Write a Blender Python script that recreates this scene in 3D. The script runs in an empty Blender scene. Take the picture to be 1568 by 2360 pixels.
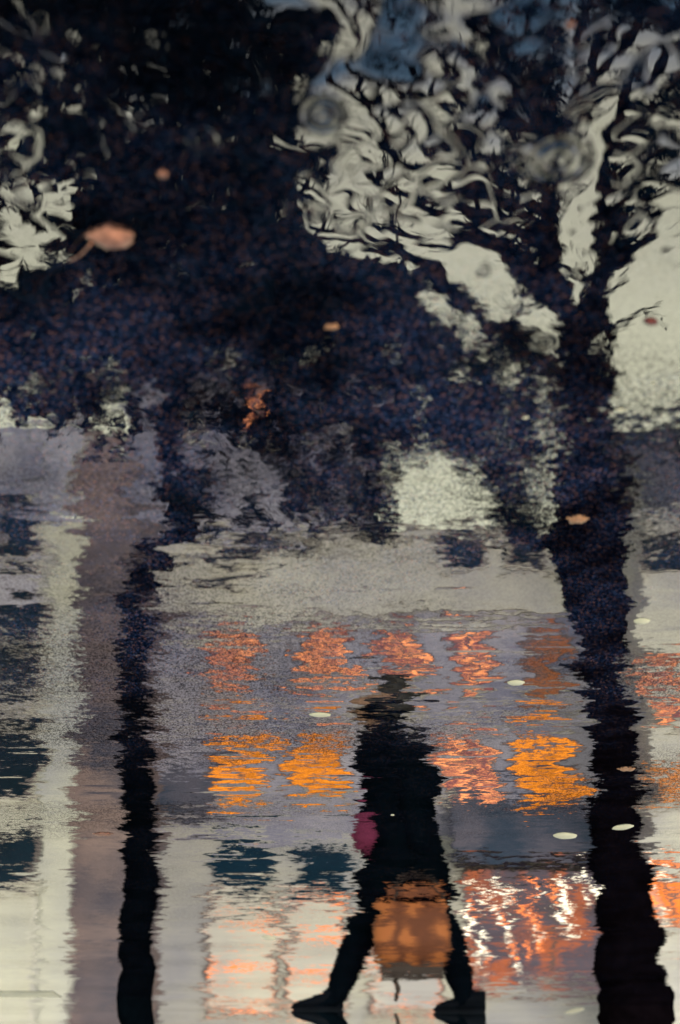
import bpy, bmesh, math, random
import numpy as np
from mathutils import Vector, Matrix

sc = bpy.context.scene
COL = sc.collection
R = math.radians
random.seed(7)
rng = np.random.default_rng(7)

# ------------------------------------------------------------------ camera
# The photograph is turned upside down: a puddle seen by a low camera, the
# reflected street standing upright.  So the camera is rolled by 180 degrees.
H = 0.75                     # camera height above the water
F = 6692.0                   # focal length in units of a 1568 x 2360 picture
CX, CY = 784.0, 1180.0
BASE_V = 2330.0
D_PERSON = 14.5
PITCH = math.atan(H / D_PERSON) + math.atan((BASE_V - CY) / F)

cam_d = bpy.data.cameras.new('camera')
cam = bpy.data.objects.new('camera', cam_d)
COL.objects.link(cam)
cp, sp = math.cos(PITCH), math.sin(PITCH)
cam.matrix_world = Matrix(((1, 0, 0, 0), (0, sp, cp, 0), (0, -cp, sp, H), (0, 0, 0, 1)))
cam_d.sensor_fit = 'VERTICAL'
cam_d.sensor_height = 36.0
cam_d.sensor_width = 24.0
cam_d.lens = 36.0 * F / 2360.0
cam_d.clip_start = 0.05
cam_d.clip_end = 3000
cam_d.dof.use_dof = True
cam_d.dof.focus_distance = 5.6
cam_d.dof.aperture_fstop = 10.0
sc.camera = cam

# ------------------------------------------------------------------ light
SUN_EL, SUN_AZ = R(12), R(20)
w = bpy.data.worlds.new('World')
sc.world = w
w.use_nodes = True
nt = w.node_tree
nt.nodes.clear()


def node(nt, t, **kw):
    n = nt.nodes.new(t)
    for k, v in kw.items():
        setattr(n, k, v)
    return n


def lk(nt, a, b):
    nt.links.new(a, b)


wo = node(nt, 'ShaderNodeOutputWorld')
sky = node(nt, 'ShaderNodeTexSky', sky_type='NISHITA')
sky.sun_disc = False
sky.sun_elevation = SUN_EL
sky.sun_rotation = SUN_AZ
bg_sky = node(nt, 'ShaderNodeBackground')
bg_sky.inputs['Strength'].default_value = 0.05
lk(nt, sky.outputs[0], bg_sky.inputs['Color'])
# the overcast: pale warm towards the horizon, dark blue-grey overhead
tc = node(nt, 'ShaderNodeTexCoord')
sep = node(nt, 'ShaderNodeSeparateXYZ')
lk(nt, tc.outputs['Generated'], sep.inputs[0])
cl = node(nt, 'ShaderNodeTexNoise')
cl.inputs['Scale'].default_value = 3.5
cl.inputs['Detail'].default_value = 5
lk(nt, tc.outputs['Generated'], cl.inputs['Vector'])
ma = node(nt, 'ShaderNodeMath', operation='MULTIPLY_ADD')
lk(nt, cl.outputs['Fac'], ma.inputs[0])
ma.inputs[1].default_value = 0.12
lk(nt, sep.outputs['Z'], ma.inputs[2])
rp = node(nt, 'ShaderNodeValToRGB')
lk(nt, ma.outputs[0], rp.inputs['Fac'])
e = rp.color_ramp.elements
e[0].position = 0.0
e[0].color = (0.55, 0.54, 0.36, 1)
e[1].position = 0.22
e[1].color = (0.70, 0.70, 0.47, 1)
for pos, c in ((0.335, (1.0, 0.96, 0.66, 1)), (0.40, (0.97, 0.92, 0.69, 1)), (0.43, (0.50, 0.50, 0.50, 1)), (0.455, (0.12, 0.21, 0.31, 1)), (0.50, (0.018, 0.055, 0.10, 1)), (1.0, (0.012, 0.035, 0.07, 1))):
    q = rp.color_ramp.elements.new(pos)
    q.color = c
bg_cl = node(nt, 'ShaderNodeBackground')
bg_cl.inputs['Strength'].default_value = 1.45
lk(nt, rp.outputs[0], bg_cl.inputs['Color'])
# the evening glow is stronger on the sun's side, behind the camera
gl_ = node(nt, 'ShaderNodeMapRange', interpolation_type='SMOOTHSTEP')
lk(nt, sep.outputs['Y'], gl_.inputs[0])
for i_, v_ in enumerate((-.1, .8, 2.4, 5.6)):
    gl_.inputs[i_ + 1].default_value = v_
lk(nt, gl_.outputs[0], bg_cl.inputs['Strength'])
ad = node(nt, 'ShaderNodeAddShader')
lk(nt, bg_sky.outputs[0], ad.inputs[0])
lk(nt, bg_cl.outputs[0], ad.inputs[1])
lk(nt, ad.outputs[0], wo.inputs['Surface'])

sun_d = bpy.data.lights.new('sun', 'SUN')
sun_d.energy = 1.9
sun_d.angle = R(20)
sun_d.color = (1, 0.92, 0.8)
sun = bpy.data.objects.new('sun', sun_d)
COL.objects.link(sun)
sun.rotation_euler = (R(90) - SUN_EL, 0, R(180 - 20))   # low in the sky behind the camera

sc.view_settings.view_transform = 'Standard'
sc.view_settings.look = 'None'
sc.view_settings.exposure = 0.0
sc.view_settings.gamma = 1.0
sc.render.engine = 'CYCLES'
sc.cycles.max_bounces = 6
sc.cycles.use_denoising = True


# ------------------------------------------------------------------ helpers
def at(u, v, D):
    """Point at distance D whose mirror image in the water lies at picture (u, v)."""
    a = PITCH - math.atan((v - CY) / F)
    Z = D * math.tan(a) - H
    depth = D * cp + (Z + H) * sp
    return Vector(((u - CX) * depth / F, -D, Z))


def on_water(u, v, z=0.0):
    """Point on the ground plane seen at picture (u, v), and its slant distance."""
    a = PITCH - math.atan((v - CY) / F)
    D = (H - z) / math.tan(a)
    depth = D * cp + (H - z) * sp
    return Vector(((u - CX) * depth / F, -D, z)), math.hypot(D, H)


def mesh_obj(name, verts, faces, mat, parent=None, smooth=False):
    me = bpy.data.meshes.new(name)
    me.from_pydata([tuple(v) for v in verts], [], faces)
    me.update()
    if smooth:
        for p in me.polygons:
            p.use_smooth = True
    o = bpy.data.objects.new(name, me)
    COL.objects.link(o)
    if mat is not None:
        for m in (mat if isinstance(mat, (list, tuple)) else [mat]):
            me.materials.append(m)
    if parent is not None:
        o.parent = parent
        o.matrix_parent_inverse = Matrix.Translation(-parent.location)
    return o


def thing(name, label, cat, loc=(0, 0, 0), group=None):
    o = bpy.data.objects.new(name, None)
    COL.objects.link(o)
    o.location = loc
    o.empty_display_size = 0.1
    tag(o, label, cat, group)
    return o


def tag(o, label, cat, group=None):
    o['label'] = label
    o['category'] = cat
    if group:
        o['group'] = group
    return o


class MB:
    def __init__(s):
        s.v, s.f = [], []

    def add(s, v, f):
        n = len(s.v)
        s.v += [tuple(x) for x in v]
        s.f += [tuple(i + n for i in q) for q in f]
        return s

    def box(s, x0, x1, y0, y1, z0, z1):
        v = [(x, y, z) for z in (z0, z1) for y in (y0, y1) for x in (x0, x1)]
        f = [(0, 2, 3, 1), (4, 5, 7, 6), (0, 1, 5, 4), (2, 6, 7, 3), (0, 4, 6, 2), (1, 3, 7, 5)]
        return s.add(v, f)

    def tube(s, pts, rad, n=8, wob=0.0):
        pts = [Vector(p) for p in pts]
        v, f = [], []
        ref = Vector((0.3, 1, 0.2)).normalized()
        for i, p in enumerate(pts):
            t = (pts[min(i + 1, len(pts) - 1)] - pts[max(i - 1, 0)]).normalized()
            a = t.cross(ref)
            if a.length < 1e-3:
                a = t.cross(Vector((1, 0, 0)))
            a.normalize()
            b = t.cross(a)
            for k in range(n):
                g = 2 * math.pi * k / n
                r = rad[i] * (1 + wob * (random.random() - .5))
                v.append(p + (a * math.cos(g) + b * math.sin(g)) * r)
        for i in range(len(pts) - 1):
            for k in range(n):
                k2 = (k + 1) % n
                f.append((i * n + k, i * n + k2, (i + 1) * n + k2, (i + 1) * n + k))
        f.append(tuple(range(n))[::-1])
        f.append(tuple((len(pts) - 1) * n + k for k in range(n)))
        return s.add(v, f)

    def ball(s, c, r, n=10, m=7):
        if not hasattr(r, '__len__'):
            r = (r, r, r)
        v, f = [], []
        for j in range(m + 1):
            th = math.pi * j / m
            for k in range(n):
                ph = 2 * math.pi * k / n
                v.append((c[0] + r[0] * math.sin(th) * math.cos(ph), c[1] + r[1] * math.sin(th) * math.sin(ph), c[2] + r[2] * math.cos(th)))
        for j in range(m):
            for k in range(n):
                k2 = (k + 1) % n
                f.append((j * n + k, (j + 1) * n + k, (j + 1) * n + k2, j * n + k2))
        return s.add(v, f)

    def build(s, name, mat, parent=None, smooth=False):
        return mesh_obj(name, s.v, s.f, mat, parent, smooth)


def smooth_path(pts, rad, k=4):
    """Catmull-Rom through the points, with small natural kinks."""
    P = [Vector(p) for p in pts]
    out, ro = [], []
    for i in range(len(P) - 1):
        p0, p1, p2, p3 = P[max(i - 1, 0)], P[i], P[i + 1], P[min(i + 2, len(P) - 1)]
        for j in range(k):
            t = j / k
            q = 0.5 * ((2 * p1) + (p2 - p0) * t + (2 * p0 - 5 * p1 + 4 * p2 - p3) * t * t + (3 * p1 - p0 - 3 * p2 + p3) * t ** 3)
            out.append(q)
            ro.append(rad[i] * (1 - t) + rad[i + 1] * t)
    out.append(P[-1])
    ro.append(rad[-1])
    return out, ro


# ------------------------------------------------------------------ materials
def mat(name, col, rough=0.6, noise=0.0, scale=8.0, col2=None, bump=0.0, spec=.5):
    m = bpy.data.materials.new(name)
    m.use_nodes = True
    n = m.node_tree
    b = n.nodes['Principled BSDF']
    b.inputs['Roughness'].default_value = rough
    b.inputs['Base Color'].default_value = (*col, 1)
    b.inputs['Specular IOR Level'].default_value = spec
    if noise or col2:
        t = node(n, 'ShaderNodeTexCoord')
        x = node(n, 'ShaderNodeTexNoise')
        x.inputs['Scale'].default_value = scale
        x.inputs['Detail'].default_value = 6
        lk(n, t.outputs['Object'], x.inputs['Vector'])
        r_ = node(n, 'ShaderNodeValToRGB')
        c2 = col2 or tuple(c * (1 - noise) for c in col)
        r_.color_ramp.elements[0].position = .35
        r_.color_ramp.elements[1].position = .68
        r_.color_ramp.elements[0].color = (*c2, 1)
        r_.color_ramp.elements[1].color = (*col, 1)
        lk(n, x.outputs['Fac'], r_.inputs['Fac'])
        lk(n, r_.outputs[0], b.inputs['Base Color'])
        if bump:
            bp = node(n, 'ShaderNodeBump')
            bp.inputs['Strength'].default_value = bump
            lk(n, x.outputs['Fac'], bp.inputs['Height'])
            lk(n, bp.outputs[0], b.inputs['Normal'])
    return m


def glow(name, col, strength, dark=0.25, scale=1.2, col2=None, lo=.38, hi=.56):
    """A lit room behind a curtain: folds and shapes vary what shines through."""
    m = bpy.data.materials.new(name)
    m.use_nodes = True
    n = m.node_tree
    n.nodes.clear()
    o = node(n, 'ShaderNodeOutputMaterial')
    em = node(n, 'ShaderNodeEmission')
    em.inputs['Strength'].default_value = strength
    t = node(n, 'ShaderNodeTexCoord')
    mp = node(n, 'ShaderNodeMapping')
    mp.inputs['Scale'].default_value = (1.4, 1, 0.8)
    x = node(n, 'ShaderNodeTexNoise')
    x.inputs['Scale'].default_value = scale
    x.inputs['Detail'].default_value = 3
    lk(n, t.outputs['Object'], mp.inputs[0])
    lk(n, mp.outputs[0], x.inputs['Vector'])
    r_ = node(n, 'ShaderNodeValToRGB')
    r_.color_ramp.elements[0].position = lo
    r_.color_ramp.elements[1].position = hi
    c2 = col2 or tuple(c * dark for c in col)
    r_.color_ramp.elements[0].color = (*c2, 1)
    r_.color_ramp.elements[1].color = (*col, 1)
    lk(n, x.outputs['Fac'], r_.inputs['Fac'])
    lk(n, r_.outputs[0], em.inputs['Color'])
    lk(n, em.outputs[0], o.inputs['Surface'])
    return m


M = {}
M['white_wall'] = mat('white_render', (0.81, 0.78, 0.70), .85, .2, .45, (0.55, 0.53, 0.56))
M['cream_low'] = mat('weathered_cream_render', (0.66, 0.64, 0.55), .85, .2, .35, (0.38, 0.38, 0.44))
M['grey_wall'] = mat('mauve_render', (0.56, 0.53, 0.64), .85, .25, .55, (0.26, 0.26, 0.39))
M['brown_wall'] = mat('rose_brick', (0.31, 0.22, 0.215), .9, .7, .45, (0.07, 0.07, 0.11))
M['dusk_wall'] = mat('lilac_render', (0.50, 0.47, 0.58), .85, .3, .3, (0.13, 0.13, 0.23))
M['slate'] = mat('slate_roof', (0.02, 0.032, 0.055), .7, .4, 2.0, spec=0.0)
M['stone_trim'] = mat('stone_trim', (0.62, 0.58, 0.54), .8, .15, 2.0)
M['dark_pane'] = mat('dark_window_glass', (0.008, 0.024, 0.045), .12, .5, 1.0, spec=.03)
M['blue_panel'] = mat('blue_sign_panel', (0.008, 0.035, 0.07), .5, .3, 2.0, spec=.03)
M['frame'] = mat('painted_frame', (0.15, 0.12, 0.13), .6, .15, 4.0)
M['awning'] = mat('slate_blue_canvas', (0.18, 0.16, 0.22), .9, .35, .9, (0.04, 0.065, 0.12))
M['bark'] = mat('wet_bark', (0.0030, 0.0020, 0.0032), .75, .5, 14.0, bump=.6, spec=0.0)
M['dark_bark'] = mat('wet_blue_black_bark', (0.0012, 0.0024, 0.0042), .75, .5, 14.0, bump=.6, spec=0.0)
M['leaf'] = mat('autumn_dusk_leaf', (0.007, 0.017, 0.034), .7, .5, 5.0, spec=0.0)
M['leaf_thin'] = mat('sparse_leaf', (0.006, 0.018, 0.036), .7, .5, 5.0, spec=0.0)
M['lit_amber'] = glow('amber_lit_room', (1.0, 0.30, 0.025), 2.6, .55, 1.6)
M['lit_rose'] = glow('rose_lit_room', (1.0, 0.34, 0.12), 3.6, .3, 2.4, (0.17, 0.06, 0.06), .45, .60)
M['lit_dim'] = glow('dim_lit_room', (0.75, 0.26, 0.10), 0.9, .3, 1.5, (0.30, 0.22, 0.20))
M['shop_lit'] = glow('shop_interior', (1.0, 0.24, 0.045), 2.6, .3, .8, (0.40, 0.28, 0.22))
M['lit_mauve'] = glow('mauve_shop_interior', (1.0, 0.28, 0.12), .9, .3, 1.3, (0.25, 0.20, 0.225), .50, .62)
M['coat'] = mat('black_wool_coat', (0.0012, 0.0036, 0.006), .9, .3, 30.0, spec=0.0)
M['trousers'] = mat('dark_trousers', (0.0014, 0.0034, 0.006), .85, .3, 30.0, spec=0.0)
M['shoe'] = mat('black_leather', (0.004, 0.006, 0.010), .6, .3, 20.0, spec=.02)
M['skin'] = mat('skin', (0.42, 0.25, 0.18), .5, .1, 20.0)
M['hair'] = mat('dark_hair', (0.010, 0.009, 0.009), .6, .3, 40.0)
M['pink'] = mat('magenta_wool', (0.17, 0.016, 0.07), .9, .2, 60.0)
M['bag_dark'] = mat('dark_bag_trim', (0.03, 0.015, 0.012), .7, .3, 20.0)
M['metal'] = mat('dark_metal', (0.03, 0.03, 0.035), .5, .2, 10.0)


def bag_material():
    m = bpy.data.materials.new('orange_check_cloth')
    m.use_nodes = True
    n = m.node_tree
    b = n.nodes['Principled BSDF']
    b.inputs['Roughness'].default_value = .8
    t = node(n, 'ShaderNodeTexCoord')
    sx = node(n, 'ShaderNodeSeparateXYZ')
    lk(n, t.outputs['Object'], sx.inputs[0])
    w1 = node(n, 'ShaderNodeTexWave', wave_type='BANDS', bands_direction='X')
    w2 = node(n, 'ShaderNodeTexWave', wave_type='BANDS', bands_direction='Z')
    for q in (w1, w2):
        q.inputs['Scale'].default_value = 2.3
        q.inputs['Distortion'].default_value = 4.0
        q.inputs['Detail Scale'].default_value = 3.0
        lk(n, t.outputs['Object'], q.inputs['Vector'])
    mu = node(n, 'ShaderNodeMath', operation='MULTIPLY')
    lk(n, w1.outputs['Fac'], mu.inputs[0])
    lk(n, w2.outputs['Fac'], mu.inputs[1])
    r_ = node(n, 'ShaderNodeValToRGB')
    r_.color_ramp.elements[0].color = (0.13, 0.036, 0.013, 1)
    r_.color_ramp.elements[1].color = (0.40, 0.125, 0.035, 1)
    r_.color_ramp.elements[1].position = .6
    lk(n, mu.outputs[0], r_.inputs['Fac'])
    lk(n, r_.outputs[0], b.inputs['Base Color'])
    return m


M['bag'] = bag_material()


# ------------------------------------------------------------------ water
class NG:
    """Small expression helper for shader maths."""

    def __init__(s, nt):
        s.nt = nt

    def _in(s, sock, v):
        if isinstance(v, bpy.types.NodeSocket):
            lk(s.nt, v, sock)
        else:
            sock.default_value = v

    def m(s, op, a, b=0.0, c=0.0, clamp=False):
        n = node(s.nt, 'ShaderNodeMath', operation=op)
        n.use_clamp = clamp
        s._in(n.inputs[0], a)
        if op not in ('SINE', 'COSINE', 'ABSOLUTE', 'EXPONENT', 'SQRT'):
            s._in(n.inputs[1], b)
        if op == 'MULTIPLY_ADD':
            s._in(n.inputs[2], c)
        return n.outputs[0]

    def ramp(s, x, x0, x1, y0, y1):
        n = node(s.nt, 'ShaderNodeMapRange', interpolation_type='SMOOTHSTEP')
        s._in(n.inputs[0], x)
        for i, v in enumerate((x0, x1, y0, y1)):
            s._in(n.inputs[i + 1], v)
        return n.outputs[0]

    def noise(s, vec, scale, detail=3.0, rough=.5, dist=0.0):
        n = node(s.nt, 'ShaderNodeTexNoise')
        lk(s.nt, vec, n.inputs['Vector'])
        n.inputs['Scale'].default_value = scale
        n.inputs['Detail'].default_value = detail
        n.inputs['Roughness'].default_value = rough
        n.inputs['Distortion'].default_value = dist
        return n

    def mapping(s, vec, scale, loc=(0, 0, 0)):
        n = node(s.nt, 'ShaderNodeMapping')
        lk(s.nt, vec, n.inputs[0])
        n.inputs['Scale'].default_value = scale
        n.inputs['Location'].default_value = loc
        return n.outputs[0]


def ring_spots():
    """Rain-drop rings on the near water: (x, y, radius, wavelength, slope)."""
    L = [(745, 265, 44, .12), (1285, 370, 60, .11), (470, 320, 40, .09), (1115, 625, 18, .035), (1250, 790, 24, .06)]
    out = []
    for u, v, r, s in L:
        p, d = on_water(u, v)
        out.append((p.x, p.y, r * d / F, s))
    return out


def asphalt_colour(g, pos):
    """Dark wet asphalt with pale, blue and rust-coloured grit."""
    vo = node(g.nt, 'ShaderNodeTexVoronoi')
    lk(g.nt, g.mapping(pos, (1, .45, 1)), vo.inputs['Vector'])
    vo.inputs['Scale'].default_value = 480
    r_ = node(g.nt, 'ShaderNodeValToRGB')
    r_.color_ramp.interpolation = 'LINEAR'
    E = r_.color_ramp.elements
    E[0].position, E[0].color = 0.0, (0.0002, 0.0014, 0.0052, 1)
    E[1].position, E[1].color = 0.45, (0.0003, 0.0017, 0.0060, 1)
    for p_, c in ((.62, (0.004, 0.010, 0.027, 1)), (.72, (0.024, 0.033, 0.066, 1)), (.80, (0.004, 0.005, 0.010, 1)), (.88, (0.013, 0.012, 0.026, 1)), (.975, (0.10, 0.045, 0.038, 1))):
        q = E.new(p_)
        q.color = c
    s3 = node(g.nt, 'ShaderNodeSeparateColor')
    lk(g.nt, vo.outputs['Color'], s3.inputs[0])
    lk(g.nt, s3.outputs[0], r_.inputs['Fac'])
    return r_.outputs[0], s3.outputs[1]


def puddle_material():
    m = bpy.data.materials.new('rain_puddle_over_asphalt')
    m.use_nodes = True
    n = m.node_tree
    n.nodes.clear()
    g = NG(n)
    geo = node(n, 'ShaderNodeNewGeometry')
    pos = geo.outputs['Position']
    sx = node(n, 'ShaderNodeSeparateXYZ')
    lk(n, pos, sx.inputs[0])
    X, Y = sx.outputs[0], sx.outputs[1]
    D = g.m('MULTIPLY', Y, -1.0)

    # wind ripples: slopes across and along, each falling off differently
    def slopes(scale, stretch, detail, loc, dist=0.0, rough=.5):
        a = g.noise(g.mapping(pos, (1, stretch, 1), loc), scale, detail, rough, dist)
        s = node(n, 'ShaderNodeSeparateColor')
        lk(n, a.outputs['Color'], s.inputs[0])
        return g.m('SUBTRACT', s.outputs[0], .5), g.m('SUBTRACT', s.outputs[1], .5)

    # patches of calm and of ruffled water
    patch = g.noise(g.mapping(pos, (1, .45, 1), (3.1, 1.7, 0)), 1.9, 2).outputs['Fac']
    calm = g.ramp(patch, .38, .62, .3, 1.35)

    # near water: cells of interfering rain rings
    vo = node(n, 'ShaderNodeTexVoronoi', feature='SMOOTH_F1')
    wob = g.noise(g.mapping(pos, (1, .5, 1)), 16, 2)
    wv = node(n, 'ShaderNodeVectorMath', operation='MULTIPLY_ADD')
    lk(n, wob.outputs['Color'], wv.inputs[0])
    wv.inputs[1].default_value = (.035, .035, 0)
    lk(n, g.mapping(pos, (1, .45, 1)), wv.inputs[2])
    vo.inputs['Scale'].default_value = 34
    vo.inputs['Smoothness'].default_value = .45
    lk(n, wv.outputs[0], vo.inputs['Vector'])
    df = node(n, 'ShaderNodeVectorMath', operation='SUBTRACT')
    lk(n, wv.outputs[0], df.inputs[0])
    lk(n, vo.outputs['Position'], df.inputs[1])
    ds = node(n, 'ShaderNodeSeparateXYZ')
    lk(n, df.outputs[0], ds.inputs[0])
    near = g.ramp(D, 1.9, 2.46, 1.0, 0.05)
    near = g.m('MULTIPLY', near, g.ramp(patch, .36, .6, .55, 1.15))
    cx = g.m('MULTIPLY', g.m('MULTIPLY', ds.outputs[0], .8), near)
    cy = g.m('MULTIPLY', g.m('MULTIPLY', ds.outputs[1], .7), near)
    # every cell is tilted its own way
    ct = node(n, 'ShaderNodeSeparateColor')
    lk(n, vo.outputs['Color'], ct.inputs[0])
    cx = g.m('MULTIPLY_ADD', g.m('MULTIPLY', g.m('SUBTRACT', ct.outputs[0], .5), .05), near, cx)
    cy = g.m('MULTIPLY_ADD', g.m('MULTIPLY', g.m('SUBTRACT', ct.outputs[1], .5), .055), near, cy)
    n1x, n1y = slopes(20, .4, 1.5, (0, 0, 0), .8)
    cx = g.m('MULTIPLY_ADD', g.m('MULTIPLY', n1x, .05), near, cx)
    cy = g.m('MULTIPLY_ADD', g.m('MULTIPLY', n1y, .018), near, cy)
    # middle and far water: fine cross ripples
    n2x, n2y = slopes(13, .8, 5, (5, 2, 0), 0, .62)
    n3x, n3y = slopes(3.0, .7, 3, (1, 8, 0))
    n4x, n4y = slopes(70, .55, 3, (9, 4, 0), 0, .6)
    far = g.m('MULTIPLY', g.m('MULTIPLY', g.ramp(D, 2.2, 4.2, .10, 1.0), calm), g.ramp(D, 6.5, 11.0, .9, 1.35))
    cx = g.m('MULTIPLY_ADD', g.m('MULTIPLY', n2x, .13), far, cx)
    cy = g.m('MULTIPLY_ADD', g.m('MULTIPLY', n2y, .010), far, cy)
    cx = g.m('MULTIPLY_ADD', g.m('MULTIPLY', n3x, .10), far, cx)
    cy = g.m('MULTIPLY_ADD', g.m('MULTIPLY', n3y, .007), far, cy)
    n5x, n5y = slopes(5.5, 3.2, 3, (2, 6, 0), 0, .6)
    n5 = g.m('MULTIPLY', g.m('ABSOLUTE', n5y), n5y)
    cy = g.m('MULTIPLY_ADD', g.m('MULTIPLY', n5, .30), g.m('MULTIPLY', far, g.ramp(D, 5.2, 7.6, 1.0, .3)), cy)
    # thin film: the asphalt grain shows through the surface
    mid = g.m('MULTIPLY', g.ramp(D, 2.1, 3.0, .25, 1.0), g.ramp(D, 5.0, 8.5, 1.0, .4))
    film = g.m('MULTIPLY', mid, g.ramp(g.noise(pos, 1.3, 3).outputs['Fac'], .4, .62, .25, 1.0))
    cx = g.m('MULTIPLY_ADD', g.m('MULTIPLY', n4x, .09), film, cx)
    cy = g.m('MULTIPLY_ADD', g.m('MULTIPLY', n4y, .022), film, cy)
    # drop rings
    for rx, ry, rr, amp in ring_spots():
        dx = g.m('SUBTRACT', X, rx)
        dy = g.m('MULTIPLY', g.m('SUBTRACT', Y, ry), .42)
        d = g.m('SQRT', g.m('ADD', g.m('MULTIPLY', dx, dx), g.m('MULTIPLY', dy, dy)))
        q = g.m('DIVIDE', d, rr)
        env = g.m('EXPONENT', g.m('MULTIPLY', g.m('MULTIPLY', g.m('SUBTRACT', q, .75), g.m('SUBTRACT', q, .75)), -4.5))
        s = g.m('MULTIPLY', g.m('MULTIPLY', g.m('SINE', g.m('MULTIPLY', q, 10.5)), env), amp)
        inv = g.m('DIVIDE', s, g.m('MAXIMUM', d, 1e-4))
        cx = g.m('MULTIPLY_ADD', dx, inv, cx)
        cy = g.m('MULTIPLY_ADD', g.m('MULTIPLY', dy, .5), inv, cy)
    cb = node(n, 'ShaderNodeCombineXYZ')
    lk(n, cx, cb.inputs[0])
    lk(n, cy, cb.inputs[1])
    cb.inputs[2].default_value = 1.0
    nm = node(n, 'ShaderNodeVectorMath', operation='NORMALIZE')
    lk(n, cb.outputs[0], nm.inputs[0])
    nrm = nm.outputs[0]

    col, rnd = asphalt_colour(g, pos)
    dif = node(n, 'ShaderNodeBsdfDiffuse')
    # the film is thinnest in the middle of the puddle: more of the grit shows there
    sc_ = node(n, 'ShaderNodeVectorMath', operation='SCALE')
    lk(n, col, sc_.inputs[0])
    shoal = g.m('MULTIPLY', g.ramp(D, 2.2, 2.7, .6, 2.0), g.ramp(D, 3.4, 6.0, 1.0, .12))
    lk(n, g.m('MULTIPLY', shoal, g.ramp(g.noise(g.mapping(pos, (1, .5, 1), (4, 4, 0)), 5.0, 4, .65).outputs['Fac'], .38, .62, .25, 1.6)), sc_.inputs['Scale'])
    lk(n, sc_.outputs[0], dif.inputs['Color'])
    gl = node(n, 'ShaderNodeBsdfGlossy')
    gl.inputs['Color'].default_value = (.97, .97, .97, 1)
    lk(n, g.m('MULTIPLY', film, .035), gl.inputs['Roughness'])
    lk(n, nrm, gl.inputs['Normal'])
    fr = node(n, 'ShaderNodeFresnel')
    fr.inputs['IOR'].default_value = 1.5
    # grit breaking the film lets less of the reflection through
    grit = g.m('MULTIPLY', g.ramp(rnd, .30, .85, .05, .85), film)
    fac = g.m('MULTIPLY', fr.outputs[0], g.m('SUBTRACT', 1.0, grit))
    mx = node(n, 'ShaderNodeMixShader')
    lk(n, fac, mx.inputs[0])
    lk(n, dif.outputs[0], mx.inputs[1])
    lk(n, gl.outputs[0], mx.inputs[2])
    o = node(n, 'ShaderNodeOutputMaterial')
    lk(n, mx.outputs[0], o.inputs['Surface'])
    return m


def wet_asphalt():
    m = bpy.data.materials.new('wet_asphalt')
    m.use_nodes = True
    n = m.node_tree
    b = n.nodes['Principled BSDF']
    g = NG(n)
    geo = node(n, 'ShaderNodeNewGeometry')
    pos = geo.outputs['Position']
    x = g.noise(pos, 60, 5)
    r_ = node(n, 'ShaderNodeValToRGB')
    r_.color_ramp.elements[0].color = (.02, .023, .03, 1)
    r_.color_ramp.elements[1].color = (.07, .068, .07, 1)
    lk(n, x.outputs['Fac'], r_.inputs['Fac'])
    lk(n, r_.outputs[0], b.inputs['Base Color'])
    b.inputs['Roughness'].default_value = .28
    bp = node(n, 'ShaderNodeBump')
    bp.inputs['Strength'].default_value = .25
    bp.inputs['Distance'].default_value = .004
    lk(n, x.outputs['Fac'], bp.inputs['Height'])
    lk(n, bp.outputs[0], b.inputs['Normal'])
    return m


def structure(o):
    o['kind'] = 'structure'
    return o


# ground sheet to the horizon, the puddle a few millimetres above it
g_ = 1500
structure(mesh_obj('street', [(-g_, -g_, -.006), (g_, -g_, -.006), (g_, g_, -.006), (-g_, g_, -.006)], [(0, 1, 2, 3)], wet_asphalt()))
pv, NP = [(0, -9.5, 0)], 96
for k in range(NP):
    a = 2 * math.pi * k / NP
    rr = 1 + .06 * math.sin(3 * a + 1) + .04 * math.sin(7 * a + .4) + .02 * math.sin(13 * a)
    pv.append((7.5 * rr * math.cos(a), -9.5 + 9.2 * rr * math.sin(a), 0))
structure(mesh_obj('puddle_water', pv, [(0, k + 1, (k + 1) % NP + 1) for k in range(NP)], puddle_material()))


line_a, _ = on_water(-700, 2300, .004)
line_b, _ = on_water(122, 2287, .004)
structure(mesh_obj('road_marking', [(line_a.x, line_a.y, .0015), (line_b.x, line_a.y, .0015), (line_b.x, line_b.y, .0015), (line_a.x, line_b.y, .0015)], [(0, 1, 2, 3)],
                   mat('worn_road_paint', (0.80, 0.70, 0.46), .5, .35, 9.0)))

# ------------------------------------------------------------------ buildings
def pane_of(kind):
    return {'amber': M['lit_amber'], 'rose': M['lit_rose'], 'dim': M['lit_dim'], 'dark': M['dark_pane'], 'shop': M['shop_lit'], 'blue': M['blue_panel'], 'mauve': M['lit_mauve']}[kind]


def window(root, D, u0, u1, v0, v1, kind, mull=True, name='window'):
    """Window of a facade at distance D, between picture columns and rows of its reflection."""
    a, b = at(u0, v1, D), at(u1, v0, D)
    x0, x1, z0, z1 = a.x, b.x, a.z, b.z
    t = .10
    y = -D
    fr = MB()
    fr.box(x0 - t, x0, y, y + .09, z0 - t, z1 + t)
    fr.box(x1, x1 + t, y, y + .09, z0 - t, z1 + t)
    fr.box(x0, x1, y, y + .087, z1, z1 + t)
    fr.box(x0, x1, y, y + .087, z0 - t, z0)
    if mull:
        xm = (x0 + x1) / 2 + .03
        fr.box(xm - .045, xm + .045, y, y + .07, z0, z1)
        zm = z0 + (z1 - z0) * .66
        fr.box(x0, xm - .045, y, y + .066, zm - .035, zm + .035)
        fr.box(xm + .045, x1, y, y + .066, zm - .035, zm + .035)
    f = fr.build(name, M['frame'], root)
    MB().box(x0, x1, y - .02, y + .025, z0, z1).build('pane', pane_of(kind), f)
    MB().box(x0 - .18, x1 + .18, y, y + .2, z0 - t - .12, z0 - t - .003).build('sill', M['stone_trim'], f)
    return f


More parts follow.
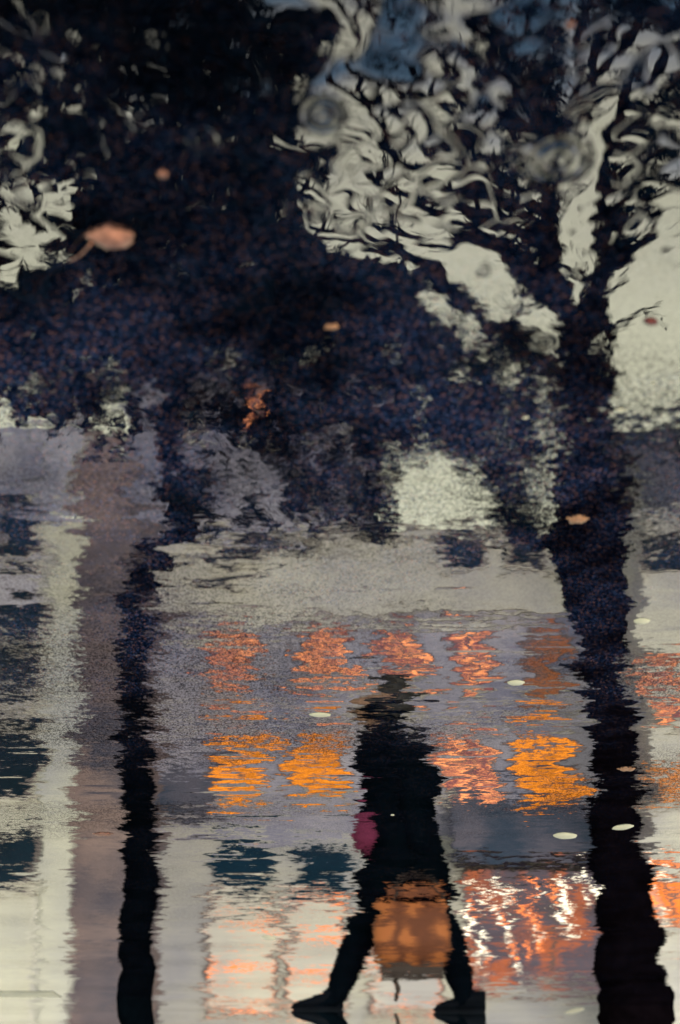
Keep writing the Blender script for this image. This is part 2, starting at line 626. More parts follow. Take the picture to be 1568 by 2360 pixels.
def block(root, D, u0, u1, vtop, mat_, depth=14, zbot=0.0, name='wall', proud=0.0):
    a, b = at(u0, vtop, D), at(u1, vtop, D)
    return MB().box(a.x, b.x, -D - depth, -D + proud, zbot, a.z).build(name, mat_, root)


def band(root, D, u0, u1, v0, v1, mat_, proud, name):
    a, b = at(u0, v1, D), at(u1, v0, D)
    return MB().box(a.x, b.x, -D + .003, -D + proud, a.z, b.z).build(name, mat_, root)


DB = 75.0
cb = thing('apartment_building', 'pale apartment building with a row of amber lit windows mirrored behind the walking person', 'building', at(840, 2600, DB))
block(cb, DB, 345, 1480, 1235, M['white_wall'])
band(cb, DB, 345, 1480, 1228, 1243, M['stone_trim'], .5, 'cornice')
band(cb, DB, 345, 1480, 1415, 1426, M['stone_trim'], .25, 'cornice')
band(cb, DB, 345, 1480, 1655, 1666, M['stone_trim'], .25, 'cornice')
band(cb, DB, 345, 1480, 1432, 1650, M['grey_wall'], .01, 'rendered_panel')
band(cb, DB, 345, 1480, 1672, 1930, M['grey_wall'], .01, 'rendered_panel')
for (u0, u1) in ((505, 590), (1030, 1105), (1180, 1250)):
    window(cb, DB, u0, u1, 1255, 1300, 'dark', False)
for (u0, u1, k) in ((503, 598, 'rose'), (700, 796, 'rose'), (866, 944, 'rose'), (1024, 1112, 'rose'), (1206, 1290, 'dim')):
    window(cb, DB, u0, u1, 1455, 1580, k)
for (u0, u1, k) in ((488, 612, 'amber'), (674, 796, 'amber'), (850, 960, 'dim'), (1022, 1136, 'rose'), (1196, 1316, 'amber')):
    window(cb, DB, u0, u1, 1715, 1835, k)
band(cb, DB, 345, 1480, 1932, 2700, M['cream_low'], .012, 'ground_storey')
band(cb, DB, 352, 505, 1795, 1880, M['awning'], 1.0, 'balcony')
band(cb, DB, 1040, 1470, 1852, 1990, M['awning'], 1.3, 'awning')
for (u0, u1) in ((492, 628), (682, 806)):
    band(cb, DB, u0, u1, 1952, 2040, M['blue_panel'], .12, 'sign_panel')
for (u0, u1) in ((482, 632), (664, 792), (860, 1010)):
    f = window(cb, DB, u0, u1, 2060, 2330, 'shop', False, 'shop_window')
    a, b = at(u0, 2330, DB), at(u1, 2060, DB)
    bl = MB()
    z = a.z + .1
    while z < b.z - .2:
        hh = random.uniform(.75, 1.3)
        bl.box(a.x + .02, b.x - .02, -DB + .03, -DB + .06, z, min(z + hh, b.z))
        z += hh + random.uniform(.13, .22)
    bl.build('blind', M['white_wall'], f)
a = at(1040, 2260, DB)
b = at(1480, 2000, DB)
f = window(cb, DB, 1075, 1470, 2005, 2280, 'mauve', True, 'shop_window')

DK = 88.0
kb = thing('apartment_building', 'tall grey lilac building behind the dark crown with a single orange attic window', 'building', at(620, 2600, DK))
block(kb, DK, 300, 885, 850, M['dusk_wall'])
band(kb, DK, 300, 885, 846, 862, M['stone_trim'], .4, 'cornice')
window(kb, DK, 552, 612, 912, 1008, 'rose')
for (u0, u1) in ((400, 455), (690, 745), (800, 850)):
    for (v0, v1) in ((915, 1000), (1090, 1175)):
        window(kb, DK, u0, u1, v0, v1, 'dark')

DL = 62.0
lb = thing('townhouse', 'white townhouse with dark windows and a brick side strip at the left edge', 'building', at(80, 2600, DL))
block(lb, DL, -420, 186, 985, M['white_wall'])
band(lb, DL, -420, 82, 1655, 2700, M['cream_low'], .012, 'ground_storey')
band(lb, DL, 84, 186, 985, 2700, M['cream_low'], .35, 'pilaster')
block(lb, DL, 187, 300, 985, M['brown_wall'], 13, name='side_wall', proud=-.3)
for (v0, v1) in ((1160, 1275), (1390, 1485), (1515, 1600), (1680, 1820), (1935, 2030)):
    for (u0, u1) in ((-120, -60), (-34, 79)):
        window(lb, DL, u0, u1, v0, v1, 'dark', False)
band(lb, DL, -420, 82, 987, 1640, M['grey_wall'], .01, 'rendered_panel')
band(lb, DL, 88, 184, 987, 1160, M['grey_wall'], .36, 'rendered_panel')
band(lb, DL, -420, 80, 1640, 1652, M['stone_trim'], .3, 'cornice')

DR = 70.0
rb = thing('slate_roofed_house', 'grey house with a dark slate roof and lit windows at the right edge', 'building', at(1600, 2600, DR))
block(rb, DR, 1482, 1990, 1040, M['white_wall'])
a, b = at(1400, 1040, DR), at(1990, 1040, DR)
t = at(1450, 884, DR)
mesh_obj('roof', [(a.x, -DR + .5, a.z), (b.x, -DR + .5, a.z), (b.x, -DR - 14, a.z), (a.x, -DR - 14, a.z),
                  (t.x, -DR - 3, t.z), (b.x - 1, -DR - 3, t.z), (b.x - 1, -DR - 10, t.z), (t.x, -DR - 10, t.z)],
         [(0, 1, 5, 4), (1, 2, 6, 5), (2, 3, 7, 6), (3, 0, 4, 7), (4, 5, 6, 7), (3, 2, 1, 0)], M['slate'], rb)
band(rb, DR, 1482, 1990, 1042, 1180, M['awning'], .12, 'upper_cladding')
for (v0, v1, k) in ((1235, 1290, 'dark'), (1535, 1640, 'rose'), (1785, 1835, 'amber'), (2020, 2120, 'shop')):
    for (u0, u1) in ((1492, 1600), (1690, 1800)):
        window(rb, DR, u0, u1, v0, v1, k, k != 'dark')


# ------------------------------------------------------------------ trees
def poly_in(poly, x, y):
    c = False
    j = len(poly) - 1
    for i in range(len(poly)):
        xi, yi = poly[i]
        xj, yj = poly[j]
        if (yi > y) != (yj > y) and x < (xj - xi) * (y - yi) / (yj - yi) + xi:
            c = not c
        j = i
    return c


def leaf_mesh(centres, sizes):
    """Bent leaf blades (two quads each) at random attitudes."""
    n = len(centres)
    c = np.asarray(centres)
    s = np.asarray(sizes)[:, None]
    a = rng.normal(size=(n, 3))
    a /= np.linalg.norm(a, axis=1)[:, None]
    b = np.cross(a, rng.normal(size=(n, 3)))
    b /= np.linalg.norm(b, axis=1)[:, None]
    k = np.cross(a, b)
    v = np.stack([c - a * s, c + b * s * .42 + k * s * .18, c + a * s, c - b * s * .42 + k * s * .18], 1).reshape(-1, 3)
    f = []
    for i in range(n):
        q = 4 * i
        f.append((q, q + 1, q + 2))
        f.append((q, q + 2, q + 3))
    return v, f


def limb(mb, uvd, r, n=8, k=5, wob=.15):
    pts, ra = smooth_path([at(*p) for p in uvd], r, k)
    pts = [p + Vector((random.gauss(0, .3), random.gauss(0, .3), random.gauss(0, .1))) * ra[i] * .5 if 0 < i < len(pts) - 1 else p for i, p in enumerate(pts)]
    mb.tube(pts, ra, n, wob)
    return pts, ra


def twigs(mb, pts, ra, depth=2, prob=.5, length=.6, tips=None):
    for i in range(1, len(pts)):
        if random.random() > prob:
            continue
        d = (pts[i] - pts[i - 1]).normalized()
        side = Vector((random.gauss(0, 1), random.gauss(0, .6), random.gauss(.2, .8)))
        side = (side - d * side.dot(d)).normalized()
        L = length * random.uniform(.5, 1.2)
        dirv = (d * .8 + side * .8).normalized()
        q = [pts[i].copy()]
        for s in range(5):
            dirv = (dirv + Vector((random.gauss(0, .22), random.gauss(0, .22), random.gauss(.05, .2)))).normalized()
            q.append(q[-1] + dirv * L / 5)
        r0 = min(ra[i] * .5, .022)
        rr = [r0 * (1 - .75 * s / 5) for s in range(6)]
        mb.tube(q, rr, 5)
        if tips is not None:
            tips += q[2:]
        if depth > 1:
            twigs(mb, q, rr, depth - 1, prob, length * .6, tips)


# ---- left tree: slim leaning trunk, dense dark crown
DT = 13.4
lt = thing('street_tree', 'slim leaning street tree with a dense dark crown left of the walking person', 'tree', at(310, 2318, DT), 'street trees beside the wet road')
mb = MB()
p, r = limb(mb, [(312, 2330, DT), (312, 2200, DT), (318, 2000, DT), (316, 1800, DT), (308, 1600, DT), (312, 1420, DT), (345, 1310, DT), (392, 1230, DT), (402, 1100, DT), (398, 980, DT), (425, 840, DT)],
            [.083, .08, .078, .076, .073, .07, .07, .075, .06, .053, .048], 10, 5, .05)
mb.build('trunk', M['dark_bark'], lt, True)
mb = MB()
tips = []
for uv, r0 in (([(425, 850, DT), (380, 650, DT + .2), (260, 420, DT + .4), (180, 150, DT + .4), (120, -200, DT)], .05),
               ([(425, 850, DT), (520, 620, DT - .2), (560, 350, DT - .3), (520, 50, DT - .3), (500, -300, DT)], .05),
               ([(420, 880, DT), (640, 760, DT + .2), (850, 720, DT + .4), (1050, 800, DT + .5), (1190, 880, DT + .5)], .04),
               ([(425, 860, DT), (600, 640, DT), (720, 480, DT), (760, 300, DT + .2)], .035),
               ([(400, 1000, DT), (300, 900, DT), (120, 860, DT + .3), (-150, 840, DT + .3)], .035),
               ([(398, 1230, DT), (330, 1250, DT - .1), (300, 1262, DT - .1)], .03),
               ([(330, 1340, DT), (280, 1370, DT - .1), (225, 1395, DT - .2)], .022),
               ([(400, 1120, DT), (450, 1150, DT), (490, 1120, DT), (520, 1060, DT)], .03)):
    pp, rr = limb(mb, uv, [r0 * (1 - .75 * i / (len(uv) - 1)) for i in range(len(uv))], 7)
    if uv[0][1] < 1050:
        twigs(mb, pp, rr, 2, .55, .6, tips)
mb.build('limbs', M['dark_bark'], lt, True)
POLY = [(-500, -700), (640, -700), (560, -20), (690, 120), (740, 300), (640, 470), (745, 570), (930, 640), (1000, 735), (1110, 800), (1230, 880), (1250, 1010),
        (1000, 960), (900, 1010), (860, 1060), (760, 1010), (640, 960), (500, 880), (380, 880), (300, 890), (160, 960), (0, 985), (-500, 1000)]
HOLES = [(random.uniform(-50, 700), random.uniform(-30, 400), random.uniform(10, 24), random.uniform(8, 16)) for _ in range(10)] + [(75, 500, 115, 95), (110, 590, 60, 60), (20, 640, 60, 50), (15, 235, 65, 60), (305, 235, 55, 45), (75, 365, 40, 22), (470, 15, 90, 35), (585, 70, 40, 20), (0, 60, 50, 50)]
cc, ss = [], []
while len(cc) < 9500:
    u, v = random.uniform(-500, 1260), random.uniform(-700, 1060)
    if not poly_in(POLY, u, v):
        continue
    if ((u - 582) / 55) ** 2 + ((v - 960) / 75) ** 2 < 1:
        continue
    if any(((u - a) / c) ** 2 + ((v - b) / d) ** 2 < 1 for a, b, c, d in HOLES) and random.random() < .93:
        continue
    if v > 780 and random.random() < .25 + .6 * (v - 780) / 280:
        continue
    cl_ = at(u, v, DT + random.uniform(-1.6, 1.4))
    for _ in range(1):
        cc.append(cl_ + Vector((random.gauss(0, .03), random.gauss(0, .1), random.gauss(0, .03))))
        ss.append(random.uniform(.07, .14))
# loose sprays hanging under the crown
for (u, v, ru, rv, k) in ((790, 1110, 120, 130, 300), (450, 1150, 60, 90, 150), (600, 1010, 110, 90, 190), (500, 960, 80, 60, 110), (680, 1150, 70, 120, 130), (580, 1190, 60, 60, 50), (850, 1230, 90, 40, 70), (885, 1120, 40, 110, 110), (930, 1050, 60, 30, 60), (1150, 1040, 110, 40, 260), (1000, 985, 120, 35, 200), (1235, 960, 50, 70, 140), (140, 930, 160, 45, 220), (420, 940, 60, 90, 60),
                          (250, 980, 120, 60, 90), (700, 980, 120, 60, 150), (960, 985, 140, 40, 150), (1080, 960, 150, 60, 190)):
    for _ in range(int(k * .55)):
        cc.append(at(random.gauss(u, ru * .5), random.gauss(v, rv * .5), DT + random.uniform(-.8, .8)))
        ss.append(random.uniform(.035, .07))
v_, f_ = leaf_mesh([tuple(c) for c in cc], ss)
mesh_obj('crown', v_, f_, M['leaf'], lt)

# ---- right tree: thick trunk forking into an open crown
DQ = 14.2
rt = thing('street_tree', 'thick forked street tree with bare branches and sparse leaves at the right', 'tree', at(1460, 2338, DQ), 'street trees beside the wet road')
mb = MB()
p, r = limb(mb, [(1462, 2345, DQ), (1456, 2230, DQ), (1436, 2030, DQ), (1418, 1800, DQ), (1400, 1600, DQ), (1385, 1470, DQ), (1374, 1330, DQ), (1370, 1220, DQ), (1350, 1080, DQ), (1338, 930, DQ), (1335, 830, DQ), (1325, 760, DQ)],
            [.185, .16, .135, .115, .10, .145, .175, .21, .165, .125, .12, .085], 14, 5, .12)
mb.build('trunk', M['bark'], rt, True)
mb = MB()
tips = []
LIMBS = (([(1310, 860, DQ), (1200, 770, DQ + .1), (1120, 730, DQ + .2), (1040, 700, DQ + .2), (960, 610, DQ + .3), (900, 560, DQ + .3), (700, 500, DQ + .4)], .034),
         ([(1255, 560, DQ), (1170, 470, DQ - .4), (1080, 400, DQ - .5), (1010, 300, DQ - .6), (960, 170, DQ - .6), (930, 20, DQ - .6)], .036),
         ([(1110, 545, DQ), (1020, 520, DQ), (930, 500, DQ), (820, 420, DQ), (730, 400, DQ)], .026),
         ([(900, 330, DQ), (870, 230, DQ), (900, 130, DQ), (880, 20, DQ)], .03),
         ([(1240, 420, DQ), (1150, 400, DQ + .2), (1060, 330, DQ + .2), (1030, 210, DQ + .3), (1050, 80, DQ + .3)], .034),
         ([(1395, 470, DQ), (1470, 470, DQ), (1540, 440, DQ), (1620, 430, DQ)], .03),
         ([(1330, 800, DQ), (1290, 700, DQ), (1270, 620, DQ), (1255, 500, DQ), (1240, 380, DQ), (1235, 200, DQ), (1250, -100, DQ), (1230, -400, DQ)], .075),
         ([(1340, 810, DQ), (1365, 720, DQ), (1390, 600, DQ), (1395, 450, DQ), (1385, 250, DQ), (1420, 0, DQ), (1440, -300, DQ)], .065),
         ([(1300, 880, DQ), (1180, 800, DQ - .2), (1080, 700, DQ - .3), (1000, 620, DQ - .4), (850, 510, DQ - .5), (660, 440, DQ - .6)], .04),
         ([(1275, 680, DQ), (1215, 650, DQ), (1130, 550, DQ - .2), (1040, 460, DQ - .3), (900, 350, DQ - .3), (820, 230, DQ - .3), (740, 30, DQ - .3), (700, -200, DQ)], .042),
         ([(1265, 660, DQ), (1190, 580, DQ + .2), (1100, 480, DQ + .3), (960, 420, DQ + .4), (870, 330, DQ + .5), (780, 170, DQ + .5)], .034),
         ([(1250, 480, DQ), (1100, 330, DQ + .3), (950, 180, DQ + .5), (860, 30, DQ + .5), (830, -200, DQ + .5)], .045),
         ([(1385, 630, DQ), (1460, 600, DQ), (1530, 545, DQ), (1640, 500, DQ)], .04),
         ([(1395, 480, DQ), (1480, 400, DQ), (1560, 330, DQ), (1700, 200, DQ)], .045),
         ([(1240, 300, DQ), (1150, 130, DQ), (1080, -60, DQ), (1060, -300, DQ)], .045),
         ([(1390, 330, DQ), (1460, 180, DQ), (1500, 20, DQ), (1560, -200, DQ)], .045),
         ([(1290, 1260, DQ), (1215, 1240, DQ - .1), (1180, 1170, DQ - .1), (1140, 1060, DQ - .2)], .032),
         ([(1385, 900, DQ), (1400, 800, DQ), (1385, 700, DQ + .1), (1410, 620, DQ + .1)], .03))
for uv, r0 in LIMBS:
    pp, rr = limb(mb, uv, [max((1.05 if r0 > .06 else 1.4) * r0 * (1 - .6 * i / (len(uv) - 1)), .012) for i in range(len(uv))], 7, 5, .2)
    if uv[0][1] < 1000:
        twigs(mb, pp, rr, 2, .24, .5, tips)
mb.build('limbs', M['dark_bark'], rt, True)
cc, ss = [], []
CL = [(1250, 190, 90, 190, 700), (1510, 20, 120, 90, 650), (1080, 30, 150, 50, 330), (1310, 300, 50, 70, 150), (1540, 330, 60, 60, 160), (1420, 560, 40, 50, 60), (1120, 340, 50, 40, 90),
      (1470, 440, 60, 30, 60), (960, 100, 40, 50, 50), (1000, 400, 40, 20, 35),
      (1190, 1120, 60, 90, 170), (1200, 1215, 50, 30, 30), (1300, -300, 300, 200, 500), (900, -300, 200, 200, 250)]
for (u, v, ru, rv, k) in CL:
    for _ in range(k):
        cc.append(at(random.gauss(u, ru * .55), random.gauss(v, rv * .55), DQ + random.uniform(-1.0, 1.0)))
        ss.append(random.uniform(.035, .075))
for q in tips:
    if random.random() < .12:
        cc.append(q + Vector((random.gauss(0, .03),) * 3))
        ss.append(random.uniform(.03, .055))
v_, f_ = leaf_mesh([tuple(c) for c in cc], ss)
mesh_obj('crown', v_, f_, M['leaf_thin'], rt)


# ------------------------------------------------------------------ person
DPn = D_PERSON
pr = thing('person', 'person in a long black coat striding through the puddle with a pink gloved hand', 'person', at(900, 2335, DPn))


def skin_mesh(name, pts, edges, radii, mat_, parent, root=0, levels=2):
    me = bpy.data.meshes.new(name)
    me.from_pydata([tuple(p) for p in pts], edges, [])
    o = bpy.data.objects.new(name, me)
    COL.objects.link(o)
    o.modifiers.new('skin', 'SKIN')
    o.modifiers.new('subdiv', 'SUBSURF').levels = levels
    o.modifiers['subdiv'].render_levels = levels
    if not me.skin_vertices:
        bm = bmesh.new()
        bm.from_mesh(me)
        bm.verts.layers.skin.verify()
        bm.to_mesh(me)
        bm.free()
    for i, q in enumerate(me.skin_vertices[0].data):
        q.radius = (radii[i], radii[i]) if not hasattr(radii[i], '__len__') else radii[i]
        q.use_root = i == root
    o.modifiers['skin'].use_smooth_shade = True
    dg = bpy.context.evaluated_depsgraph_get()
    dg.update()
    me2 = bpy.data.meshes.new_from_object(o.evaluated_get(dg))
    bpy.data.objects.remove(o)
    me2.name = name
    o = bpy.data.objects.new(name, me2)
    COL.objects.link(o)
    me2.materials.clear()
    me2.materials.append(mat_)
    for p_ in me2.polygons:
        p_.use_smooth = True
    if parent is not None:
        o.parent = parent
        o.matrix_parent_inverse = Matrix.Translation(-parent.location)
    return o


def A(u, v, dy=0.0):
    q = at(u, v, DPn)
    q.y += dy
    return q


# continuous body: pelvis, spine, head, two legs, near and far arms with hands
P = [A(930, 2000), A(925, 1900), A(915, 1790), A(900, 1705), A(884, 1662), A(872, 1622), A(868, 1592),
     A(920, 2030, .09), A(838, 2150, .10), A(782, 2275, .10), A(775, 2308, .10), A(715, 2322, .10),
     A(950, 2030, -.09), A(1032, 2150, -.10), A(1066, 2270, -.10), A(1072, 2308, -.10), A(1020, 2324, -.10),
     A(912, 1705, .17), A(950, 1840, .22), A(962, 1985, .20), A(960, 2020, .2),
     A(900, 1705, -.17), A(872, 1840, -.20), A(850, 1915, -.18), A(845, 1935, -.17)]
E = [(0, 1), (1, 2), (2, 3), (3, 4), (4, 5), (5, 6), (0, 7), (7, 8), (8, 9), (9, 10), (10, 11), (0, 12), (12, 13), (13, 14), (14, 15), (15, 16),
     (3, 17), (17, 18), (18, 19), (19, 20), (3, 21), (21, 22), (22, 23), (23, 24)]
RD = [.14, .13, .15, .12, .055, .075, .085, .115, .095, .066, .052, .036, .115, .095, .066, .052, .036, .065, .048, .034, .03, .065, .048, .034, .03]
skin_mesh('body', P, E, RD, M['trousers'], pr)


def loft(rings, mat_, name, parent, n=24, close=True, wob=0.0):
    """Closed rings (u0, u1, v, half depth) joined into one garment."""
    v, f = [], []
    for (u0, u1, vv, hd, dy) in rings:
        a_, b_ = A(u0, vv, dy), A(u1, vv, dy)
        c = (a_ + b_) / 2
        hx = (b_.x - a_.x) / 2
        for k in range(n):
            g2 = 2 * math.pi * k / n
            fold = 1 + wob * math.sin(5 * g2 + vv * .01)
            v.append((c.x + hx * math.cos(g2) * fold, c.y + hd * math.sin(g2) * fold, c.z))
    for i in range(len(rings) - 1):
        for k in range(n):
            k2 = (k + 1) % n
            f.append((i * n + k, i * n + k2, (i + 1) * n + k2, (i + 1) * n + k))
    f.append(tuple(range(n))[::-1])
    if close:
        f.append(tuple((len(rings) - 1) * n + k for k in range(n)))
    return mesh_obj(name, v, f, mat_, parent, True)


loft([(852, 902, 1646, .08, 0), (838, 926, 1664, .15, 0), (824, 972, 1690, .22, 0), (824, 1004, 1735, .24, 0), (828, 1014, 1800, .235, 0), (838, 1005, 1870, .225, 0), (836, 1015, 1940, .23, 0),
      (828, 1034, 2010, .245, 0), (806, 1056, 2072, .26, 0), (814, 1050, 2074, .25, 0)], M['coat'], 'coat', pr, 28, True, .02)
mb = MB()
for arm, dy in (([(910, 1705), (948, 1840), (964, 1975)], .21), ([(900, 1705), (868, 1840), (852, 1905)], -.2)):
    pts, ra = smooth_path([A(u, v, dy) for u, v in arm], [.085, .075, .06], 5)
    mb.tube(pts, ra, 12)
mb.build('coat_sleeves', M['coat'], pr, True)
# head with face turned to the left of the picture, hair and a knitted cap
hc = A(868, 1604)
mb = MB()
mb.ball(hc, (.095, .078, .112), 18, 14)
mb.ball(hc + Vector((-.09, 0, -.012)), (.018, .013, .022), 8, 6)
mb.ball(hc + Vector((-.078, 0, -.058)), (.016, .026, .012), 8, 6)
mb.ball(hc + Vector((-.075, .03, .02)), (.012, .012, .008), 8, 6)
mb.ball(hc + Vector((-.075, -.03, .02)), (.012, .012, .008), 8, 6)
mb.ball(hc + Vector((.005, .074, 0)), (.018, .01, .03), 8, 6)
mb.ball(hc + Vector((.005, -.074, 0)), (.018, .01, .03), 8, 6)
mb.build('head', M['skin'], pr, True)
mb = MB()
mb.ball(hc + Vector((.018, 0, .03)), (.106, .094, .106), 18, 12)
mb.ball(hc + Vector((.05, 0, -.04)), (.07, .08, .10), 14, 10)
mb.build('hair', M['hair'], pr, True)


def hand(wrist, down, fwd, name, mat_, curl=.5):
    """Palm, four bent fingers and a thumb as one skinned mesh."""
    down = down.normalized()
    side = fwd.normalized()
    out = down.cross(side).normalized()
    pts, ed, ra = [wrist, wrist + down * .05, wrist + down * .085], [(0, 1), (1, 2)], [.026, .036, .036]
    for k, L in enumerate((.07, .08, .074, .058)):
        b0 = wrist + down * .085 + side * (.03 - .02 * k)
        i0 = len(pts)
        p1 = b0 + down * L * .4
        p2 = p1 + (down * (1 - curl) + out * curl) * L * .35
        p3 = p2 + (down * (.6 - curl) + out * (curl + .2)) * L * .3
        pts += [b0, p1, p2, p3]
        ed += [(2, i0), (i0, i0 + 1), (i0 + 1, i0 + 2), (i0 + 2, i0 + 3)]
        ra += [.0095, .009, .0085, .0075]
    i0 = len(pts)
    pts += [wrist + down * .03 + side * .035, wrist + down * .06 + side * .06, wrist + down * .09 + side * .058 + out * .02]
    ed += [(1, i0), (i0, i0 + 1), (i0 + 1, i0 + 2)]
    ra += [.013, .011, .009]
    return skin_mesh(name, pts, ed, ra, mat_, pr, 0, 1)


hand(A(850, 1912, .22), Vector((-.35, 0, -1)), Vector((-1, .2, .2)), 'pink_glove', M['pink'])
hand(A(962, 1985, .24), Vector((0, 0, -1)), Vector((-1, 0, 0)), 'black_glove', M['coat'], .8)
mb = MB()
mb.ball(A(840, 1935, .22), (.06, .05, .095), 14, 10)
mb.build('pink_cuff', M['pink'], pr, True)


def shoe(u_toe, u_heel, v, dy):
    a_, b_ = A(u_toe, v, dy), A(u_heel, v, dy)
    L = b_.x - a_.x
    v_, f_, n = [], [], 14
    prof = [(0, .012, .022), (.06, .03, .036), (.2, .045, .045), (.4, .06, .048), (.6, .085, .042), (.75, .11, .040), (.9, .115, .038), (1, .095, .028)]
    for t_, h_, w_ in prof:
        for k in range(n):
            g2 = 2 * math.pi * k / n
            zz = (math.sin(g2) * .5 + .5) * h_
            v_.append((a_.x + L * t_, a_.y + w_ * math.cos(g2), max(zz, 0.0) + .004))
    for i in range(len(prof) - 1):
        for k in range(n):
            k2 = (k + 1) % n
            f_.append((i * n + k, i * n + k2, (i + 1) * n + k2, (i + 1) * n + k))
    f_.append(tuple(range(n))[::-1])
    f_.append(tuple((len(prof) - 1) * n + k for k in range(n)))
    s = mesh_obj('shoe', v_, f_, M['shoe'], pr, True)
    MB().box(a_.x + .01, b_.x - .005, a_.y - .04, a_.y + .04, .0005, .012).build('sole', M['shoe'], s)


shoe(672, 792, 2330, .10)
shoe(1000, 1122, 2330, -.10)

# the bag in the trailing hand
bag = thing('shopping_bag', 'orange checked cloth bag with a dark base carried at knee height by the walking person', 'bag', A(945, 2250, .34))
BY = .34
c0, c1 = A(862, 2235, BY), A(1030, 2095, BY)
v_, f_ = [], []
for t_, k_ in ((0, .94), (.35, 1.03), (.75, 1.0), (1, .95)):
    z = c0.z + (c1.z - c0.z) * t_
    xm, hx = (c0.x + c1.x) / 2, (c1.x - c0.x) / 2 * k_
    for k in range(20):
        g2 = 2 * math.pi * k / 20
        cx_, sy_ = math.cos(g2), math.sin(g2)
        v_.append((xm + hx * math.copysign(abs(cx_) ** .45, cx_), c0.y + .075 * math.copysign(abs(sy_) ** .5, sy_) * (1.1 - .3 * t_), z))
for i in range(3):
    for k in range(20):
        k2 = (k + 1) % 20
        f_.append((i * 20 + k, i * 20 + k2, (i + 1) * 20 + k2, (i + 1) * 20 + k))
f_.append(tuple(range(20))[::-1])
f_.append(tuple(60 + k for k in range(20)))
mesh_obj('bag_body', v_, f_, M['bag'], bag, True)
b0, b1 = A(876, 2264, BY), A(1016, 2237, BY)
MB().box(b0.x, b1.x, b0.y - .075, b0.y + .075, b0.z, b1.z).build('bag_base', M['bag_dark'], bag)
q0, q1 = A(890, 2082, BY), A(1022, 2056, BY)
MB().box(q0.x, q1.x, q0.y - .03, q0.y + .03, q0.z, q1.z).build('bag_flap', M['bag'], bag)
for dy in (.05, -.05):
    pts, ra = smooth_path([A(905, 2095, BY + dy), A(920, 2045, BY + dy * .6), A(958, 2028, BY - .08), A(995, 2045, BY + dy * .6), A(1010, 2095, BY + dy)], [.008] * 5, 5)
    MB().tube(pts, ra, 7).build('bag_handle', M['bag_dark'], bag, True)
pts, ra = smooth_path([A(905, 2258, BY), A(915, 2290, BY), A(908, 2316, BY)], [.014, .012, .008], 4)
MB().tube(pts, ra, 7).build('bag_strap', M['bag_dark'], bag, True)


# ------------------------------------------------------------------ strings of lights in front of the shop
def bulb_mat(name, col, s):
    m = bpy.data.materials.new(name)
    m.use_nodes = True
    n = m.node_tree
    n.nodes.clear()
    em = node(n, 'ShaderNodeEmission')
    em.inputs['Color'].default_value = (*col, 1)
    em.inputs['Strength'].default_value = s
    o = node(n, 'ShaderNodeOutputMaterial')
    lk(n, em.outputs[0], o.inputs['Surface'])
    return m


BW = bulb_mat('warm_white_bulb', (1, .90, .66), 4.5)
BO = bulb_mat('orange_bulb', (1, .25, .06), 4)
DS = 40.0
for (cu, v0, v1, cols, n_) in ((1100, 2040, 2250, 'WWOWW', 9), (1150, 2030, 2130, 'WWO', 6), (1175, 2070, 2250, 'WOW', 6), (1225, 2020, 2210, 'OOWOO', 10), (1290, 2025, 2110, 'WOO', 4),
                               (1315, 2020, 2140, 'WWW', 5), (1365, 2010, 2090, 'WW', 5), (1525, 2010, 2160, 'WWO', 5)):
    top = at(cu, v0 - 25, DS)
    s = thing('string_light', 'string of warm glowing bulbs hanging before the shop front at the right', 'string lights', top, 'bulb strings hanging by the shop front')
    bot = at(cu, v1, DS)
    pts = [top, (top + bot) / 2 + Vector((.04, 0, 0)), bot]
    MB().tube(pts, [.006] * 3, 5).build('cord', M['metal'], s)
    for k in range(n_):
        t_ = (k + .3) / n_
        q = at(cu + random.uniform(-22, 22), v0 + (v1 - v0) * t_, DS + .02)
        MB().ball(q, random.uniform(.03, .055), 8, 6).build('bulb', BW if cols[k % len(cols)] == 'W' else BO, s, True)


# ------------------------------------------------------------------ leaves and petals floating on the puddle
ML = {'rose': mat('fallen_leaf_rose', (0.46, 0.19, 0.115), .55, .6, 110.0), 'orange': mat('fallen_leaf_orange', (0.60, 0.28, 0.13), .55, .4, 60.0),
      'pale': mat('pale_petal', (0.85, 0.74, 0.48), .5, .1, 60.0), 'dark': mat('dark_leaf_bit', (0.02, 0.02, 0.035), .6, .5, 120.0, (0.25, 0.05, 0.03))}


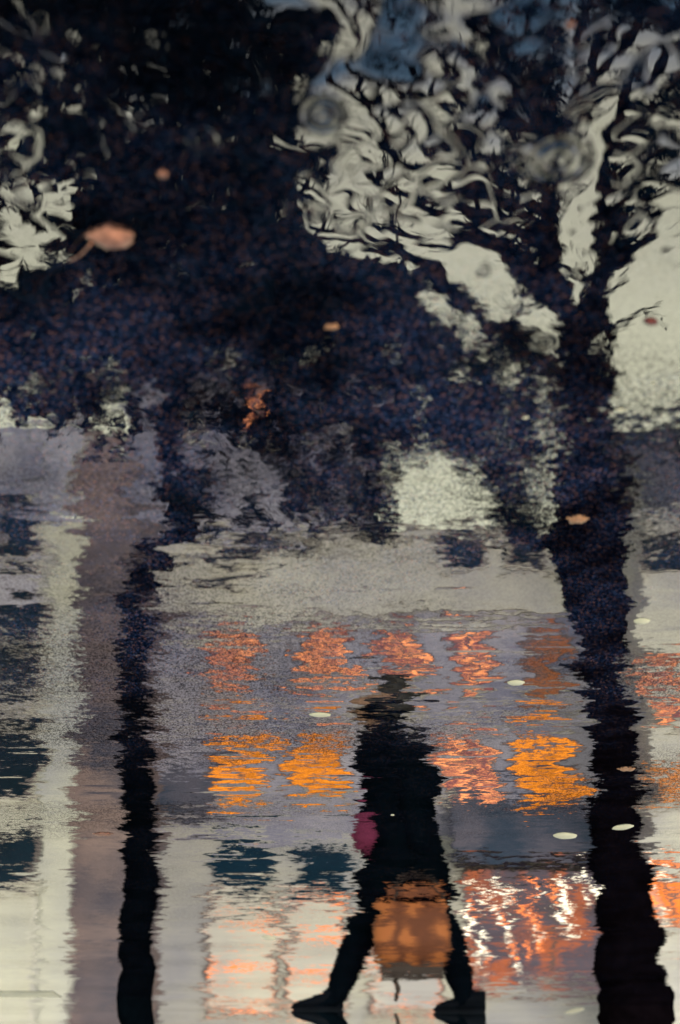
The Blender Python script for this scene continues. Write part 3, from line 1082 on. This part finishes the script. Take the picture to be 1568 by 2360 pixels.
def floating_leaf(u, v, wpx, hpx, kind, label, cat='leaf', rot=0.0, stem=False, up=.3, name='fallen_leaf', group=None):
    """A cupped leaf lying on the water: wpx wide and hpx high in the picture."""
    c, d = on_water(u, v)
    W = wpx * d / F
    hgt = hpx * d / F
    dep = hgt * (1 - up) / max(H / d, .05)
    rise = hgt * up
    root = thing(name, label, cat, (c.x, c.y, 0), group)
    n, m_ = 26, 6
    v_, f_ = [(0, 0, rise)], []
    for j in range(1, m_ + 1):
        t_ = j / m_
        for k in range(n):
            g2 = 2 * math.pi * k / n
            rr = t_ * (1 + (.12 * math.sin(5 * g2) + .08 * math.sin(9 * g2 + 1) + random.uniform(-.09, .09)) * (t_ if kind != 'pale' else .3 * t_))
            x, y = W / 2 * rr * math.cos(g2), dep / 2 * rr * math.sin(g2)
            z = rise * (1 - t_ ** 2.4) + (.0012 * math.sin(11 * g2) * t_ if kind != 'pale' else 0)
            v_.append((x, y, z))
    for k in range(n):
        f_.append((0, 1 + k, 1 + (k + 1) % n))
    for j in range(m_ - 1):
        for k in range(n):
            a_ = 1 + j * n
            f_.append((a_ + k, a_ + n + k, a_ + n + (k + 1) % n, a_ + (k + 1) % n))
    ca, sa = math.cos(rot), math.sin(rot)
    v_ = [(c.x + ca * x - sa * y, c.y + sa * x + ca * y, .0003 + z) for x, y, z in v_]
    o = mesh_obj('blade', v_, f_, ML[kind], root, True)
    if stem:
        e0 = Vector((c.x - W * .45, c.y, .006))
        e1, _ = on_water(u - wpx * .95, v + hpx * .75)
        pts, ra = smooth_path([e0, (e0 + e1) / 2 + Vector((0, 0, .004)), e1 + Vector((0, 0, .003))], [.0011, .0008, .0006], 5)
        MB().tube(pts, ra, 6).build('stem', ML['rose'], root, True)
    return root


floating_leaf(258, 545, 104, 66, 'rose', 'large rose brown leaf with a stem floating in the dark upper left water', rot=.1, stem=True, up=.35)
floating_leaf(765, 752, 30, 16, 'orange', 'tiny rust coloured leaf floating on the dark water under the crown reflection', rot=-.5)
floating_leaf(1332, 1196, 46, 24, 'orange', 'pale orange leaf floating on the reflection of the thick trunk')
floating_leaf(1500, 740, 30, 22, 'dark', 'dark curled leaf with a red spot on the pale sky reflection', rot=.4)
floating_leaf(1445, 1772, 40, 12, 'orange', 'thin brown leaf sliver by the right rim of the thick trunk reflection', rot=.2)
floating_leaf(375, 400, 24, 22, 'rose', 'small blurred red leaf bit in the dark ripples above the large leaf')
floating_leaf(1315, 55, 16, 18, 'rose', 'tiny red leaf bit at the top right among the ripples')
floating_leaf(238, 1922, 44, 10, 'rose', 'thin pinkish leaf beside the slim trunk reflection')
PET = [(1480, 1431, 38, 18, 'white petal right of the thick trunk reflection'), (1190, 1573, 40, 16, 'white petal floating below the upper lit window row'),
       (738, 1647, 50, 14, 'white petal floating just left of the head of the mirrored person'), (1436, 1906, 44, 17, 'bright white petal on the lower thick trunk reflection'),
       (1303, 1926, 54, 19, 'long cream petal floating between the person and the thick trunk'), (620, 2161, 32, 13, 'small white petal left of the knees of the mirrored person'),
       (1325, 2330, 32, 18, 'cream petal at the bottom edge near the thick trunk'), (1212, 962, 14, 8, 'tiny white speck floating left of the upper trunk'),
       (1430, 945, 28, 9, 'thin white speck right of the upper trunk reflection'), (905, 1878, 9, 5, 'tiny white speck on the black coat reflection'), (1505, 882, 12, 7, 'tiny white speck on the pale sky edge at the right'),
       (1075, 2345, 24, 9, 'white speck by the trailing shoe at the bottom edge')]
for u, v, a_, b_, lab in PET[:-1]:
    floating_leaf(u, v, a_, b_, 'pale', lab, 'petal', name='floating_petal', rot=random.uniform(-.2, .2), group='pale petals on the puddle', up=.25)
